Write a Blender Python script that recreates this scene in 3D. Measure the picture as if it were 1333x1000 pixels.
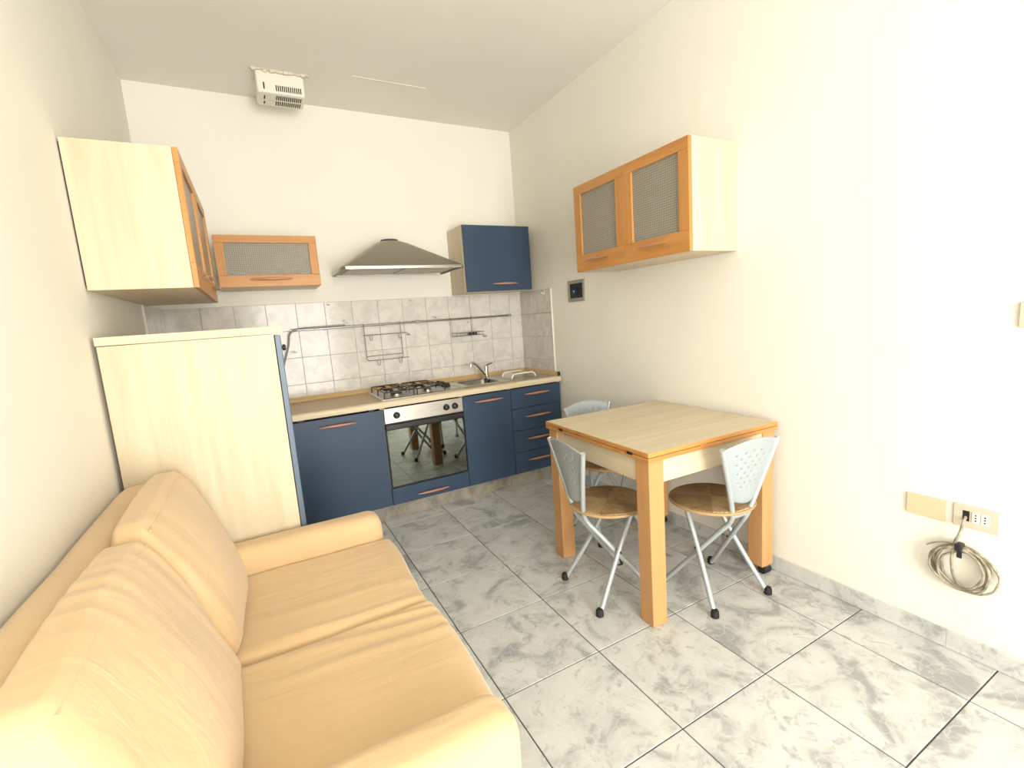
import bpy, bmesh, math, random
from mathutils import Vector, Matrix
random.seed(7)
S = bpy.context.scene
COL = S.collection
for o in list(bpy.data.objects): bpy.data.objects.remove(o)

# ------------------------------------------------------------------ camera
W = 2.739; ZC = 3.02; YF = -6.60           # room: right wall x=0, back wall y=0, floor z=0
F_PX, YAW, PITCH, ROLL = 609.16, 0.488, -0.1425, -0.0725
CAM = Vector((-2.2045, -3.8635, 1.3943))
fw = Vector((math.sin(YAW)*math.cos(PITCH), math.cos(YAW)*math.cos(PITCH), math.sin(PITCH)))
rt = Vector((math.cos(YAW), -math.sin(YAW), 0)); up = rt.cross(fw)
r2 = math.cos(ROLL)*rt + math.sin(ROLL)*up; u2 = -math.sin(ROLL)*rt + math.cos(ROLL)*up
cd = bpy.data.cameras.new('camera'); cam = bpy.data.objects.new('camera', cd); COL.objects.link(cam)
cd.sensor_fit = 'HORIZONTAL'; cd.sensor_width = 36; cd.lens = F_PX/1333*36; cd.clip_start = 0.02
M = Matrix((r2, u2, -fw)).transposed().to_4x4(); M.translation = CAM
cam.matrix_world = M; S.camera = cam

# ------------------------------------------------------------------ light
DOOR_X0, DOOR_X1, DOOR_Z1 = -2.25, -0.75, 2.45   # open french window behind the photographer
wd = bpy.data.worlds.new('sky'); S.world = wd; wd.use_nodes = True
bg = wd.node_tree.nodes['Background']; bg.inputs[0].default_value = (0.95, 0.97, 1.0, 1); bg.inputs[1].default_value = 1.0
ld = bpy.data.lights.new('daylight', 'AREA'); lo = bpy.data.objects.new('daylight', ld); COL.objects.link(lo)
ld.shape = 'RECTANGLE'; ld.size = DOOR_X1-DOOR_X0; ld.size_y = DOOR_Z1-0.05; ld.energy = 190; ld.color = (1.0, 0.978, 0.93)
lo.location = ((DOOR_X0+DOOR_X1)/2, YF-0.05, DOOR_Z1/2+0.02); lo.rotation_euler = (math.pi/2, 0, 0)
S.view_settings.view_transform = 'Standard'; S.view_settings.look = 'None'
S.view_settings.exposure = 0.20; S.view_settings.gamma = 1; S.view_settings.use_curve_mapping = False

# ------------------------------------------------------------------ materials
def mat(name, rgb, rough=0.5, metal=0.0, spec=0.5, **kw):
    m = bpy.data.materials.new(name); m.use_nodes = True
    b = m.node_tree.nodes['Principled BSDF']
    b.inputs['Base Color'].default_value = (*rgb, 1); b.inputs['Roughness'].default_value = rough
    b.inputs['Metallic'].default_value = metal; b.inputs['Specular IOR Level'].default_value = spec
    for k, v in kw.items(): b.inputs[k.replace('_', ' ')].default_value = v
    return m
class N:
    """small node helper"""
    def __init__(s, m): s.m = m; s.t = m.node_tree; s.b = s.t.nodes['Principled BSDF']
    def n(s, ty, **kw):
        nd = s.t.nodes.new(ty)
        for k, v in kw.items():
            if k in nd.inputs: nd.inputs[k].default_value = v
            else: setattr(nd, k, v)
        return nd
    def l(s, a, b): s.t.links.new(a, b)
    def coord(s, scale=(1, 1, 1), rnd=0.0, rot=(0, 0, 0), out='Object'):
        tc = s.n('ShaderNodeTexCoord'); mp = s.n('ShaderNodeMapping'); mp.inputs['Scale'].default_value = scale
        mp.inputs['Rotation'].default_value = rot
        s.l(tc.outputs[out], mp.inputs['Vector'])
        if rnd:
            oi = s.n('ShaderNodeObjectInfo'); mu = s.n('ShaderNodeMath', operation='MULTIPLY'); mu.inputs[1].default_value = rnd
            s.l(oi.outputs['Random'], mu.inputs[0])
            cx = s.n('ShaderNodeCombineXYZ'); s.l(mu.outputs[0], cx.inputs[0]); s.l(mu.outputs[0], cx.inputs[1]); s.l(mu.outputs[0], cx.inputs[2])
            s.l(cx.outputs[0], mp.inputs['Location'])
        return mp.outputs[0]
    def noise(s, vec, scale, detail=3, rough=0.5, dist=0.0):
        nd = s.n('ShaderNodeTexNoise'); nd.inputs['Scale'].default_value = scale; nd.inputs['Detail'].default_value = detail
        nd.inputs['Roughness'].default_value = rough; nd.inputs['Distortion'].default_value = dist; s.l(vec, nd.inputs['Vector'])
        return nd.outputs['Fac']
    def ramp(s, fac, stops):
        r = s.n('ShaderNodeValToRGB'); e = r.color_ramp.elements
        while len(e) < len(stops): e.new(0.5)
        for el, (p, c) in zip(e, stops): el.position = p; el.color = (*c, 1) if len(c) == 3 else c
        s.l(fac, r.inputs[0]); return r.outputs[0]
    def mix(s, fac, a, b, mode='MIX'):
        x = s.n('ShaderNodeMix', data_type='RGBA', blend_type=mode)
        for i, v in ((0, fac), (6, a), (7, b)):
            if hasattr(v, 'links'): s.l(v, x.inputs[i])
            else: x.inputs[i].default_value = v if i == 0 else (*v, 1)
        return x.outputs[2]
    def color(s, c): s.l(c, s.b.inputs['Base Color'])
    def bump(s, h, strength=0.2, dist=0.01):
        b = s.n('ShaderNodeBump'); b.inputs['Strength'].default_value = strength; b.inputs['Distance'].default_value = dist
        s.l(h, b.inputs['Height']); s.l(b.outputs[0], s.b.inputs['Normal'])

def paint(name, rgb):
    m = mat(name, rgb, 0.85, spec=0.2); k = N(m); v = k.coord()
    f = k.noise(v, 1.3, 4); k.color(k.ramp(f, [(0.3, tuple(c*0.96 for c in rgb)), (0.7, rgb)]))
    k.bump(k.noise(v, 90, 3), 0.12, 0.004); return m
WALL = paint('wall_paint', (0.885, 0.855, 0.775)); CEIL = paint('ceiling_paint', (0.87, 0.85, 0.785))
def laminate(name, a, b, axis='z', rough=0.42, rnd=3.0):
    m = mat(name, a, rough, spec=0.4); k = N(m)
    sc = {'z': (14, 14, 0.9), 'x': (0.9, 14, 14), 'y': (14, 0.9, 14)}[axis]
    v = k.coord(sc, rnd); f = k.noise(v, 1.6, 6, 0.62, 0.5); g = k.noise(v, 0.5, 2)
    c = k.ramp(f, [(0.28, b), (0.62, a)]); c = k.mix(k.ramp(g, [(0.35, (0, 0, 0)), (0.75, (0.35,)*3)]), c, tuple(x*0.86 for x in a))
    k.color(c); k.bump(f, 0.05, 0.002); return m
CREAM_Z = laminate('birch_laminate_upright', (0.70, 0.605, 0.435), (0.575, 0.475, 0.315), 'z')
CREAM_X = laminate('birch_laminate_across', (0.70, 0.605, 0.435), (0.575, 0.475, 0.315), 'x')
CREAM_Y = laminate('birch_laminate_deep', (0.70, 0.605, 0.435), (0.575, 0.475, 0.315), 'y')
TOP = laminate('worktop_laminate', (0.56, 0.40, 0.225), (0.45, 0.31, 0.165), 'x', 0.35)  # tan wood tone, darkened to carry the shade on the worktop surface
UPST = laminate('upstand_laminate', (0.62, 0.43, 0.205), (0.52, 0.34, 0.15), 'x')
ORANGE_Z = laminate('beech_upright', (0.60, 0.285, 0.083), (0.46, 0.20, 0.053), 'z', 0.38)
ORANGE_X = laminate('beech_across', (0.60, 0.285, 0.083), (0.46, 0.20, 0.053), 'x', 0.38)
ORANGE_Y = laminate('beech_deep', (0.60, 0.285, 0.083), (0.46, 0.20, 0.053), 'y', 0.38)
LEG = laminate('beech_leg', (0.60, 0.325, 0.135), (0.51, 0.265, 0.10), 'z', 0.42)
BLUE = mat('blue_laminate', (0.052, 0.094, 0.185), 0.42, spec=0.35)
k = N(BLUE); v = k.coord(rnd=5); k.color(k.ramp(k.noise(v, 160, 2), [(0.3, (0.033, 0.056, 0.102)), (0.7, (0.045, 0.075, 0.130))]))
BLUE_EDGE = mat('blue_edge_band', (0.11, 0.16, 0.22), 0.4)
HANDLE = mat('copper_wood_handle', (0.50, 0.225, 0.12), 0.33, spec=0.6)
STEEL = mat('brushed_steel', (0.56, 0.54, 0.50), 0.32, 1.0)
k = N(STEEL); v = k.coord((1.5, 90, 90)); f = k.noise(v, 4, 3); k.l(k.ramp(f, [(0.3, (0.26,)*3), (0.7, (0.42,)*3)]), k.b.inputs['Roughness'])
HOODSTEEL = mat('dull_hood_steel', (0.34, 0.305, 0.26), 0.42, 1.0)
k = N(HOODSTEEL); v = k.coord((1.0, 40, 40)); f = k.noise(v, 5, 4); k.color(k.ramp(f, [(0.3, (0.29, 0.26, 0.225)), (0.7, (0.38, 0.345, 0.295))]))
BASIN = mat('shade_toned_basin_steel', (0.24, 0.225, 0.20), 0.22, 1.0)  # same steel as the rim, with the basin's dark reflections put into its colour
CHROME = mat('chrome', (0.72, 0.71, 0.69), 0.10, 1.0)
WIRE = mat('chromed_wire', (0.36, 0.35, 0.34), 0.28, 1.0)
BLACK = mat('black_plastic', (0.013, 0.013, 0.014), 0.42)
IRON = mat('black_enamel', (0.012, 0.012, 0.012), 0.35)
DARK = mat('dark_gap', (0.02, 0.018, 0.015), 0.8)
OVENGLASS = mat('smoked_mirror_glass', (0.26, 0.285, 0.265), 0.03, 1.0)
ALU = mat('silver_grey_paint', (0.37, 0.415, 0.44), 0.42, 0.1)
ALU2 = mat('silver_tube_paint', (0.46, 0.50, 0.52), 0.35, 0.3)
RUBBER = mat('black_rubber', (0.012, 0.012, 0.013), 0.7)
WHITE = mat('white_plastic', (0.82, 0.79, 0.70), 0.4)
IVORY = mat('ivory_plastic', (0.66, 0.565, 0.37), 0.45)
PLATE = mat('beige_plate', (0.63, 0.56, 0.45), 0.42)
GREYPL = mat('grey_plastic', (0.33, 0.32, 0.26), 0.5)
BLUEPL = mat('dark_blue_plastic', (0.012, 0.03, 0.07), 0.3)
HOSE = mat('grey_hose', (0.27, 0.275, 0.27), 0.5)
CABLE = mat('grimy_white_cable', (0.36, 0.315, 0.23), 0.5)
k = N(CABLE); v = k.coord(); k.color(k.ramp(k.noise(v, 35, 3), [(0.35, (0.20, 0.17, 0.11)), (0.65, (0.46, 0.42, 0.33))]))
PLASTER = mat('raw_plaster', (0.72, 0.66, 0.54), 0.95)
# floor marble-look tile
def marble(name, light, mid, dark, rough):
    m = mat(name, light, rough, spec=0.45); k = N(m); v = k.coord((1, 1, 1), 37.0)
    big = k.noise(v, 5.5, 5, 0.6, 0.9); c = k.ramp(big, [(0.36, dark), (0.47, mid), (0.60, light)])
    patch = k.noise(v, 17, 4, 0.65, 1.2); c = k.mix(k.ramp(patch, [(0.56, (0, 0, 0)), (0.68, (0.75,)*3)]), c, dark)
    vo = k.n('ShaderNodeTexVoronoi', feature='DISTANCE_TO_EDGE'); vo.inputs['Scale'].default_value = 13
    wv = k.n('ShaderNodeVectorMath', operation='ADD'); nz = k.n('ShaderNodeTexNoise'); nz.inputs['Scale'].default_value = 9
    k.l(v, nz.inputs['Vector']); sc = k.n('ShaderNodeVectorMath', operation='SCALE'); sc.inputs['Scale'].default_value = 0.16
    k.l(nz.outputs['Color'], sc.inputs[0]); k.l(v, wv.inputs[0]); k.l(sc.outputs[0], wv.inputs[1]); k.l(wv.outputs[0], vo.inputs['Vector'])
    c = k.mix(k.ramp(vo.outputs['Distance'], [(0.0, (0.40,)*3), (0.05, (0, 0, 0))]), c, tuple(min(1, x*1.10) for x in light))
    k.color(c); return m
FLOOR = marble('grey_marble_tile', (0.64, 0.655, 0.635), (0.56, 0.575, 0.56), (0.35, 0.36, 0.365), 0.32)
PLINTH = marble('plinth_stone', (0.36, 0.33, 0.27), (0.29, 0.265, 0.215), (0.20, 0.18, 0.145), 0.45)
GROUT = mat('dark_grout', (0.075, 0.08, 0.08), 0.9)
def walltile(name, base, cloud):
    m = mat(name, base, 0.12, spec=0.22); k = N(m); v = k.coord((1, 1, 1), 19.0)
    f = k.noise(v, 11, 5, 0.6, 0.8); k.color(k.ramp(f, [(0.38, cloud), (0.58, base)])); k.bump(k.noise(v, 6, 2), 0.10, 0.004); return m
TILE = walltile('pale_grey_wall_tile', (0.72, 0.69, 0.635), (0.61, 0.585, 0.545))
MOTIF = mat('tile_motif_grey', (0.33, 0.32, 0.30), 0.3)
k = N(MOTIF); v = k.coord((1, 1, 1), 9); k.color(k.ramp(k.noise(v, 60, 3), [(0.4, (0.25, 0.24, 0.23)), (0.62, (0.58, 0.56, 0.52))]))
WGROUT = mat('pale_grout', (0.46, 0.445, 0.415), 0.9)
# wired / ribbed cabinet glass
GLASS = mat('ribbed_cabinet_glass', (0.42, 0.40, 0.34), 0.38, spec=0.6, Transmission_Weight=0.25, Alpha=1.0)
k = N(GLASS); v = k.coord()
w1 = k.n('ShaderNodeTexWave', bands_direction='Z'); w1.inputs['Scale'].default_value = 26; k.l(v, w1.inputs['Vector'])
sm = k.n('ShaderNodeVectorMath', operation='DOT_PRODUCT'); sm.inputs[1].default_value = (1, 1, 0); k.l(v, sm.inputs[0])
cb = k.n('ShaderNodeCombineXYZ'); k.l(sm.outputs['Value'], cb.inputs[0])
w2 = k.n('ShaderNodeTexWave', bands_direction='X'); w2.inputs['Scale'].default_value = 26; k.l(cb.outputs[0], w2.inputs['Vector'])
ml = k.n('ShaderNodeMath', operation='MULTIPLY'); k.l(w1.outputs['Fac'], ml.inputs[0]); k.l(w2.outputs['Fac'], ml.inputs[1])
k.bump(ml.outputs[0], 0.6, 0.004); k.color(k.ramp(ml.outputs[0], [(0.0, (0.30, 0.27, 0.215)), (0.75, (0.58, 0.54, 0.46))]))
# sofa cloth
FABRIC = mat('peach_cotton_cover', (0.76, 0.50, 0.225), 0.9, spec=0.15, Sheen_Weight=0.25)
k = N(FABRIC); v = k.coord(); f = k.noise(v, 3, 3)
k.color(k.ramp(f, [(0.3, (0.65, 0.462, 0.262)), (0.7, (0.69, 0.498, 0.29))]))
a1 = k.noise(k.coord((1, 5, 2), rot=(0, 0, 0.25)), 3.0, 3, 0.5, 0.6); a2 = k.noise(v, 420, 2)
ad = k.n('ShaderNodeMath', operation='MULTIPLY_ADD'); ad.inputs[1].default_value = 0.06; k.l(a2, ad.inputs[0]); k.l(a1, ad.inputs[2])
k.bump(ad.outputs[0], 0.30, 0.02)
# rush seat
STRAW = mat('woven_rush', (0.42, 0.25, 0.115), 0.75, spec=0.25)
k = N(STRAW); tc = k.n('ShaderNodeTexCoord'); sx = k.n('ShaderNodeSeparateXYZ'); k.l(tc.outputs['Object'], sx.inputs[0])
ax = k.n('ShaderNodeMath', operation='ABSOLUTE'); ay = k.n('ShaderNodeMath', operation='ABSOLUTE'); k.l(sx.outputs[0], ax.inputs[0]); k.l(sx.outputs[1], ay.inputs[0])
mx = k.n('ShaderNodeMath', operation='MAXIMUM'); k.l(ax.outputs[0], mx.inputs[0]); k.l(ay.outputs[0], mx.inputs[1])
gt = k.n('ShaderNodeMath', operation='GREATER_THAN'); k.l(ax.outputs[0], gt.inputs[0]); k.l(ay.outputs[0], gt.inputs[1])
cb = k.n('ShaderNodeCombineXYZ'); k.l(mx.outputs[0], cb.inputs[0])
wv = k.n('ShaderNodeTexWave', bands_direction='X'); wv.inputs['Scale'].default_value = 32; wv.inputs['Distortion'].default_value = 0.6; k.l(cb.outputs[0], wv.inputs['Vector'])
c = k.ramp(wv.outputs['Fac'], [(0.1, (0.28, 0.175, 0.085)), (0.7, (0.56, 0.40, 0.22))])
c = k.mix(gt.outputs[0], c, k.mix(1.0, c, (0.62, 0.57, 0.50), 'MULTIPLY'))
c = k.mix(0.35, c, k.ramp(k.noise(tc.outputs['Object'], 22, 5, 0.7), [(0.35, (0.17, 0.10, 0.045)), (0.65, (0.56, 0.40, 0.215))]))
k.color(c); k.bump(wv.outputs['Fac'], 0.6, 0.004)
STRAW_EDGE = mat('rush_edge', (0.47, 0.31, 0.15), 0.75)

# ------------------------------------------------------------------ mesh helpers
ORG = {}
def tag(o, label=None, cat=None, group=None, kind=None):
    for a, b in (('label', label), ('category', cat), ('group', group), ('kind', kind)):
        if b: o[a] = b
    return o
def thing(name, label, cat, loc=(0, 0, 0), rz=0, group=None, local=False):
    o = bpy.data.objects.new(name, None); COL.objects.link(o); o.empty_display_size = 0.05
    o.location = loc; o.rotation_euler = (0, 0, rz); ORG[o] = Vector((0, 0, 0)) if local else Vector(loc)
    return tag(o, label, cat, group)
class MB:
    def __init__(s): s.v = []; s.f = []
    def box(s, x0, x1, y0, y1, z0, z1):
        x0, x1 = sorted((x0, x1)); y0, y1 = sorted((y0, y1)); z0, z1 = sorted((z0, z1)); b = len(s.v)
        s.v += [(x, y, z) for z in (z0, z1) for y in (y0, y1) for x in (x0, x1)]
        s.f += [tuple(b+i for i in q) for q in ((0, 2, 3, 1), (4, 5, 7, 6), (0, 1, 5, 4), (2, 6, 7, 3), (0, 4, 6, 2), (1, 3, 7, 5))]
        return s
    def tube(s, pts, r, n=10, caps=True):
        pts = [Vector(p) for p in pts]; rs = r if isinstance(r, (list, tuple)) else [r]*len(pts)
        closed = (pts[0]-pts[-1]).length < 1e-6 and len(pts) > 3
        t = (pts[1]-pts[0]).normalized(); a = Vector((0, 0, 1)) if abs(t.z) < 0.9 else Vector((1, 0, 0)); nrm = t.cross(a).normalized()
        b0 = len(s.v)
        for i, p in enumerate(pts):
            t = (pts[min(i+1, len(pts)-1)]-pts[max(i-1, 0)]).normalized()
            nrm = (nrm - t*nrm.dot(t)).normalized(); bn = t.cross(nrm)
            for j in range(n):
                q = 2*math.pi*j/n; s.v.append(tuple(p + rs[i]*(math.cos(q)*nrm + math.sin(q)*bn)))
        for i in range(len(pts)-1):
            for j in range(n): s.f.append((b0+i*n+j, b0+i*n+(j+1) % n, b0+(i+1)*n+(j+1) % n, b0+(i+1)*n+j))
        if caps and not closed:
            s.f.append(tuple(b0+j for j in reversed(range(n)))); s.f.append(tuple(b0+(len(pts)-1)*n+j for j in range(n)))
        return s
    def lathe(s, prof, c, n=20, ax='z'):
        b0 = len(s.v)
        for r, h in prof:
            for j in range(n):
                q = 2*math.pi*j/n; a, b = r*math.cos(q), r*math.sin(q)
                d = {'z': (a, b, h), 'y': (a, h, -b), 'x': (h, a, b)}[ax]; s.v.append((c[0]+d[0], c[1]+d[1], c[2]+d[2]))
        for i in range(len(prof)-1):
            for j in range(n): s.f.append((b0+i*n+j, b0+i*n+(j+1) % n, b0+(i+1)*n+(j+1) % n, b0+(i+1)*n+j))
        s.f.append(tuple(b0+j for j in reversed(range(n)))); s.f.append(tuple(b0+(len(prof)-1)*n+j for j in range(n)))
        return s
    def loft(s, rings, caps=True):
        b0 = len(s.v); n = len(rings[0])
        for rg in rings: s.v += [tuple(p) for p in rg]
        for i in range(len(rings)-1):
            for j in range(n): s.f.append((b0+i*n+j, b0+i*n+(j+1) % n, b0+(i+1)*n+(j+1) % n, b0+(i+1)*n+j))
        if caps:
            s.f.append(tuple(b0+j for j in reversed(range(n)))); s.f.append(tuple(b0+(len(rings)-1)*n+j for j in range(n)))
        return s
    def rbox(s, x0, x1, y0, y1, z0, z1, r, n=(10, 10, 6), deform=None):
        """closed rounded box with an even grid on each side, optionally deformed"""
        c = Vector(((x0+x1)/2, (y0+y1)/2, (z0+z1)/2)); h = Vector(((x1-x0)/2, (y1-y0)/2, (z1-z0)/2)); idx = {}
        def vert(i, j, k):
            if (i, j, k) not in idx:
                p = Vector(((2*i/n[0]-1)*h.x, (2*j/n[1]-1)*h.y, (2*k/n[2]-1)*h.z))
                q = Vector([max(-(h[a]-r), min(h[a]-r, p[a])) for a in range(3)]); d = p-q
                if d.length > 1e-9:
                    d.normalize(); p = q + d*r
                p = p + c
                if deform: p = deform(p)
                idx[(i, j, k)] = len(s.v); s.v.append(tuple(p))
            return idx[(i, j, k)]
        A, B, D = n
        for i in range(A):
            for j in range(B):
                s.f.append((vert(i, j, 0), vert(i, j+1, 0), vert(i+1, j+1, 0), vert(i+1, j, 0)))
                s.f.append((vert(i, j, D), vert(i+1, j, D), vert(i+1, j+1, D), vert(i, j+1, D)))
        for i in range(A):
            for j in range(D):
                s.f.append((vert(i, 0, j), vert(i+1, 0, j), vert(i+1, 0, j+1), vert(i, 0, j+1)))
                s.f.append((vert(i, B, j), vert(i, B, j+1), vert(i+1, B, j+1), vert(i+1, B, j)))
        for i in range(B):
            for j in range(D):
                s.f.append((vert(0, i, j), vert(0, i, j+1), vert(0, i+1, j+1), vert(0, i+1, j)))
                s.f.append((vert(A, i, j), vert(A, i+1, j), vert(A, i+1, j+1), vert(A, i, j+1)))
        return s
    def build(s, name, m, parent=None, bevel=0, smooth=False, seg=2):
        me = bpy.data.meshes.new(name)
        if parent is None:
            mn = [min(v[a] for v in s.v) for a in range(3)]; mxx = [max(v[a] for v in s.v) for a in range(3)]
            org = Vector(((mn[0]+mxx[0])/2, (mn[1]+mxx[1])/2, mn[2]))
        else: org = ORG[parent]
        me.from_pydata([tuple(Vector(v)-org) for v in s.v], [], s.f); me.update()
        bm = bmesh.new(); bm.from_mesh(me); bmesh.ops.recalc_face_normals(bm, faces=bm.faces); bm.to_mesh(me); bm.free()
        me.materials.append(m); o = bpy.data.objects.new(name, me); COL.objects.link(o); ORG[o] = org
        if parent is None: o.location = org
        else: o.parent = parent
        if smooth:
            for p in me.polygons: p.use_smooth = True
            me.set_sharp_from_angle(angle=math.radians(42))
        if bevel:
            b = o.modifiers.new('bevel', 'BEVEL'); b.width = bevel; b.segments = seg; b.limit_method = 'ANGLE'; b.angle_limit = math.radians(40)
        return o
def box(name, m, d, parent=None, bevel=0.0015): return MB().box(*d).build(name, m, parent, bevel)
def inst(name, mesh, parent, loc):
    o = bpy.data.objects.new(name, mesh); COL.objects.link(o); o.parent = parent; o.location = Vector(loc)-ORG[parent]; ORG[o] = ORG[parent]; return o
def curve(pts, it=3, closed=False):
    pts = [Vector(p) for p in pts]
    for _ in range(it):
        q = [] if closed else [pts[0]]
        m = len(pts) if closed else len(pts)-1
        for i in range(m):
            a, b = pts[i], pts[(i+1) % len(pts)]; q += [a*0.75+b*0.25, a*0.25+b*0.75]
        if not closed: q.append(pts[-1])
        pts = q
    if closed: pts.append(pts[0].copy())
    return pts
def copy_tree(o, parent=None):
    c = o.copy(); COL.objects.link(c); c.parent = parent; ORG[c] = ORG[o]
    for ch in o.children: copy_tree(ch, c)
    return c

# ------------------------------------------------------------------ room shell
T = 0.12
floor = tag(box('floor', GROUT, (-W-T, T, YF-T, T, -0.10, -0.0025), bevel=0), 'floor of pale grey marble-look tiles with dark joints', kind='structure')
GX, GY, PX, PY = -1.574, -1.131, 0.4404, 0.4366
xs = [-W] + [GX+PX*i for i in range(-2, 4)] + [0.0]; ys = [YF] + sorted(GY+PY*j for j in range(-12, 3)) + [0.0]
cache = {}
for i in range(len(xs)-1):
    for j in range(len(ys)-1):
        w, h = xs[i+1]-xs[i], ys[j+1]-ys[j]; key = (round(w, 3), round(h, 3))
        if min(w, h) < 0.01: continue
        if key not in cache:
            g = 0.0022; a, b = w/2-g, h/2-g; c = 0.0015
            mb = MB().loft([[(-x, -y, z), (x, -y, z), (x, y, z), (-x, y, z)] for x, y, z in ((a, b, -0.009), (a, b, -c), (a-c, b-c, 0))])
            me = bpy.data.meshes.new('floor_tile'); me.from_pydata(mb.v, [], mb.f); me.materials.append(FLOOR); cache[key] = me
        inst('floor_tile', cache[key], floor, ((xs[i]+xs[i+1])/2, (ys[j]+ys[j+1])/2, 0))
wall_back = tag(box('wall_back', WALL, (-W-T, T, 0, T, 0, ZC), bevel=0), 'cream painted back wall above the kitchen units', kind='structure')
wall_left = tag(box('wall_left', WALL, (-W-T, -W, YF, 0, 0, ZC), bevel=0), 'cream painted left wall behind the sofa', kind='structure')
wall_right = tag(box('wall_right', WALL, (0, T, YF, 0, 0, ZC), bevel=0), 'cream painted right wall beside the table', kind='structure')
wf = MB().box(-W-T, DOOR_X0, YF-T, YF, 0, ZC).box(DOOR_X1, T, YF-T, YF, 0, ZC).box(DOOR_X0, DOOR_X1, YF-T, YF, DOOR_Z1, ZC).build('wall_front', WALL)
tag(wf, 'cream painted wall with the window opening behind the viewer', kind='structure')
ceiling = tag(box('ceiling', CEIL, (-W-T, T, YF-T, T, ZC, ZC+0.1), bevel=0), 'plain off-white painted ceiling', kind='structure')
box('plaster_ridge', WHITE, (-1.441, -0.942, -0.518, -0.512, ZC-0.003, ZC+0.002), ceiling, 0)
win = MB()
for x0, x1 in ((DOOR_X0, DOOR_X0+0.05), (DOOR_X1-0.05, DOOR_X1)): win.box(x0, x1, YF-0.03, YF+0.015, 0.0, DOOR_Z1)
win.box(DOOR_X0+0.05, DOOR_X1-0.05, YF-0.03, YF+0.015, DOOR_Z1-0.05, DOOR_Z1)
tag(win.build('window_1', WHITE, bevel=0.004), 'white frame of the open french window behind the viewer', kind='structure')
# baseboard on the right wall: single stone strips
bb = tag(box('baseboard_right', WHITE, (-0.0105, -0.0005, YF+0.02, -0.62, 0.001, 0.074), bevel=0), 'row of grey stone skirting tiles along the right wall', kind='structure')
y = -0.63
edges = [-3.167+0.335*k for k in range(-10, 8)]
edges = [e for e in edges if YF+0.05 < e < -0.65]; edges = [YF+0.02]+sorted(edges)+[-0.62]
for a, b in zip(edges, edges[1:]): box('skirting_tile', FLOOR, (-0.013, -0.005, a+0.0009, b-0.0009, 0.002, 0.077), bb, 0.0015)
# splash-back tiles on the back wall and its two returns
gl = MB().box(-W+0.001, -0.001, -0.004, -0.0005, 0.80, 1.606)
gp = gl.build('grout_bed', WGROUT, wall_back)
zr = [0.80, 1.002, 1.204, 1.405, 1.606]; xr = sorted(-0.126-0.2*k for k in range(0, 14)); xr = [-W+0.003]+[x for x in xr if x > -W+0.02]+[-0.003]
tc_ = {}
def walltile_mesh(w, h, ax):
    key = (round(w, 3), round(h, 3), ax)
    if key not in tc_:
        a, b, c, g = w/2-0.0014, h/2-0.0014, 0.0012, 0.009
        f = (lambda u, d, z: (u, -d, z)) if ax == 'y' else ((lambda u, d, z: (-d, u, z)) if ax == '-x' else (lambda u, d, z: (d, u, z)))
        mb = MB().loft([[f(-x, d, -z), f(x, d, -z), f(x, d, z), f(-x, d, z)] for x, z, d in ((a, b, 0.001), (a, b, g-c), (a-c, b-c, g))])
        me = bpy.data.meshes.new('wall_tile'); me.from_pydata(mb.v, [], mb.f)
        bm = bmesh.new(); bm.from_mesh(me); bmesh.ops.recalc_face_normals(bm, faces=bm.faces); bm.to_mesh(me); bm.free()
        me.materials.append(TILE); tc_[key] = me
    return tc_[key]
for i in range(len(xr)-1):
    for j in range(4):
        inst('wall_tile', walltile_mesh(xr[i+1]-xr[i], zr[j+1]-zr[j], 'y'), wall_back, ((xr[i]+xr[i+1])/2, 0, (zr[j]+zr[j+1])/2))
def motif(x, z, s, par=wall_back):
    mb = MB(); rg = []
    for q in range(14):
        a = 2*math.pi*q/14; rr = s*(0.55+0.45*random.random()); rg.append((x+1.5*rr*math.cos(a), z+0.75*rr*math.sin(a)-0.25*rr*math.cos(a)))
    mb.loft([[(p[0], -0.0085, p[1]) for p in rg], [(p[0], -0.0096, p[1]) for p in rg]]); mb.build('tile_motif', MOTIF, par)
for x, z, s in ((-1.70, 1.585, 0.014), (-1.61, 1.46, 0.022), (-1.58, 1.44, 0.012), (-1.98, 1.25, 0.020), (-1.30, 1.40, 0.012), (-1.10, 1.31, 0.018), (-1.05, 1.585, 0.012), (-0.86, 1.44, 0.017), (-0.40, 1.24, 0.022), (-0.55, 1.375, 0.012)): motif(x, z, s)
for sx, par, ax, yd in ((0, wall_right, '-x', -0.521), (-W, wall_left, 'x', -0.61)):
    d = -1 if sx == 0 else 1
    box('grout_bed', WGROUT, (sx+d*0.0005, sx+d*0.004, yd, -0.01, 0.83, 1.606), par, 0)
    yy = [-0.011, -0.21, -0.41, yd+0.002] if sx == 0 else [-0.011, -0.21, -0.41, yd+0.002]
    zr2 = [0.832]+zr[1:]
    for i in range(len(yy)-1):
        for j in range(4):
            inst('wall_tile', walltile_mesh(yy[i]-yy[i+1], zr2[j+1]-zr2[j], ax), par, (sx, (yy[i]+yy[i+1])/2, (zr2[j]+zr2[j+1])/2))
    box('tile_edge_bead', WHITE, (sx, sx+d*0.011, yd-0.012, yd+0.001, 0.83, 1.608), par, 0.002)

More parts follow.
